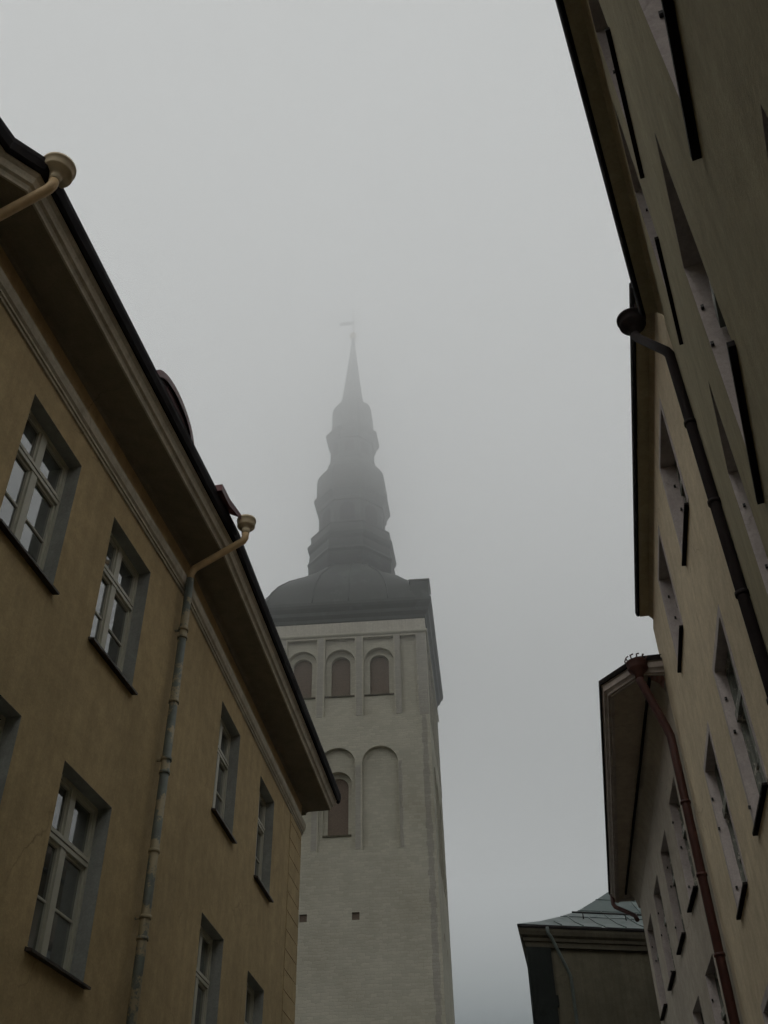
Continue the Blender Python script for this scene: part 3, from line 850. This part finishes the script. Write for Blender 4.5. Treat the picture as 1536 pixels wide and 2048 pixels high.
bl.build('ball', M['gilt'], TW)
vn = MB()
vn.tube([TM @ Vector((0, 0, 99.8)), TM @ Vector((0, 0, 106))], .07, 8)
def V(s, d, z): return TM @ Vector((s, d, z))
for dd in (-.03, .03):
    vn.face([V(-1.85, dd, 103.3), V(-.2, dd, 103.45), V(-.2, dd, 102.75), V(-1.2, dd, 102.7), V(-1.85, dd, 102.85), V(-1.4, dd, 103.05)])
vn.box(V, -.2, .9, -.03, .03, 103.0, 103.15)
vn.build('weather_vane', M['steel'], TW)

# ================================================================== GROUND
g = MB(); g.face([(-140, -60, 0), (140, -60, 0), (140, 160, 0), (-140, 160, 0)])
tag(g.build('ground', M['earth']), 'trodden earth ground under and round the houses', 'ground', kind='structure')
rd = MB()
lane = [(FA.xy(-14, 1.2), F1.xy(-9, .7)), (FB.xy(J1, 1.2), F1.xy(2, .7)), (FB.xy(J2, 1.2), F2.xy(j12, .7)), (FC.xy(CEND, 1.2), F2.xy(END2, .7)), (FC.xy(CEND + 8, 1.2), F3.xy(9, .7))]
for (a, b), (c, d_) in zip(lane, lane[1:]):
    rd.face([(a.x, a.y, .004), (b.x, b.y, .004), (d_.x, d_.y, .004), (c.x, c.y, .004)])
tag(rd.build('road', M['cobble']), 'cobbled lane between the houses', 'lane', kind='structure')
pv = MB()
inner_l = [FA.xy(-14, .0), FB.xy(J1, .0), FB.xy(J2, .0), FC.xy(CEND, .0)]; outer_l = [l[0] for l in lane[:4]]
for i in range(3):
    a, b, c, d_ = inner_l[i], outer_l[i], outer_l[i + 1], inner_l[i + 1]
    pv.face([(p.x, p.y, .12) for p in (a, b, c, d_)])
    pv.face([(b.x, b.y, 0), (b.x, b.y, .12), (c.x, c.y, .12), (c.x, c.y, 0)])
tag(pv.build('pavement', M['paving']), 'narrow raised pavement along the ochre house', 'pavement', kind='structure')

# ================================================================== AIR
def volmat(name, dens, col=(.97, .975, .98)):
    m = bpy.data.materials.new(name); m.use_nodes = True; nt = m.node_tree; nt.nodes.clear()
    o = nt.nodes.new('ShaderNodeOutputMaterial'); v = nt.nodes.new('ShaderNodeVolumePrincipled')
    v.inputs['Color'].default_value = (*col, 1); v.inputs['Density'].default_value = dens; v.inputs['Anisotropy'].default_value = .6
    nt.links.new(v.outputs[0], o.inputs['Volume'])
    return m
hz = MB()
class WF:
    def __call__(self, s, d, z): return (s, d, z)
WW = WF()
hz.box(WW, -150, 150, -70, 170, -1, 110, 0)
hz.box(WW, -149, 149, -69, 169, 40, 109.6, 1)
hz.box(WW, -148, 148, -68, 168, 62, 109.2, 2)
hz.box(WW, -147, 147, -67, 167, 78, 108.8, 3)
hz.box(WW, -146, 146, -66, 166, 90, 108.4, 4)
haze = hz.build('haze', [volmat('haze_air', .0013), volmat('haze_above_roofs', .009), volmat('haze_cloud_base', .029), volmat('haze_cloud', .085), volmat('haze_cloud_core', .42)])
tag(haze, 'pale fog filling the street, thickening upward into low cloud round the spire', 'haze', kind='stuff')

# ================================================================== SKY, LIGHT, CAMERA
EL, ROT = R(38), R(205)
w = bpy.data.worlds.new('World'); sc.world = w; w.use_nodes = True
nt = w.node_tree; bg = nt.nodes['Background']
sky = nt.nodes.new('ShaderNodeTexSky'); sky.sky_type = 'NISHITA'; sky.sun_disc = False
sky.sun_elevation = EL; sky.sun_rotation = ROT; sky.dust_density = 6.0; sky.air_density = 1.0; sky.ozone_density = 1.0
tcw = nt.nodes.new('ShaderNodeTexCoord'); sp_ = nt.nodes.new('ShaderNodeSeparateXYZ'); nt.links.new(tcw.outputs['Generated'], sp_.inputs[0])
# overcast sky: brighter overhead than at the horizon
rp_ = ramp(nt, sp_.outputs[2], [(0.0, (.5, .56, .55)), (.22, (1.0, 1.1, 1.07)), (.48, (4.7, 4.78, 4.7)), (.66, (5.8, 5.85, 5.73)), (.95, (4.4, 4.5, 4.4))])
oc = mixc(nt, .94, sky.outputs[0], rp_.outputs[0])
nt.links.new(oc, bg.inputs['Color']); bg.inputs['Strength'].default_value = .1
sun = bpy.data.lights.new('sun', 'SUN'); sun.energy = .6; sun.angle = R(14); sun.color = (1, .96, .9)
so_ = bpy.data.objects.new('sun', sun); COL.objects.link(so_)
dv = Vector((math.sin(ROT) * math.cos(EL), math.cos(ROT) * math.cos(EL), math.sin(EL)))
so_.rotation_euler = (-dv).to_track_quat('-Z', 'Y').to_euler()

cam = bpy.data.cameras.new('camera'); co_ = bpy.data.objects.new('camera', cam); COL.objects.link(co_); sc.camera = co_
co_.location = (0, 0, 1.6)
cam.sensor_fit = 'VERTICAL'; cam.sensor_height = 36; cam.lens = 36 * 2025.2 / 2048
cam.clip_start = .05; cam.clip_end = 1000
pitch, roll = 40.463, -1.342
co_.matrix_world = Matrix.Translation((0, 0, 1.6)) @ Matrix.Rotation(R(90 + pitch), 4, 'X') @ Matrix.Rotation(R(roll), 4, 'Z')

sc.view_settings.view_transform = 'Standard'; sc.view_settings.look = 'None'; sc.view_settings.gamma = 1
sc.view_settings.exposure = 0.7
sc.cycles.volume_bounces = 6
sc.cycles.max_bounces = 8
sc.cycles.diffuse_bounces = 5
sc.cycles.use_denoising = True
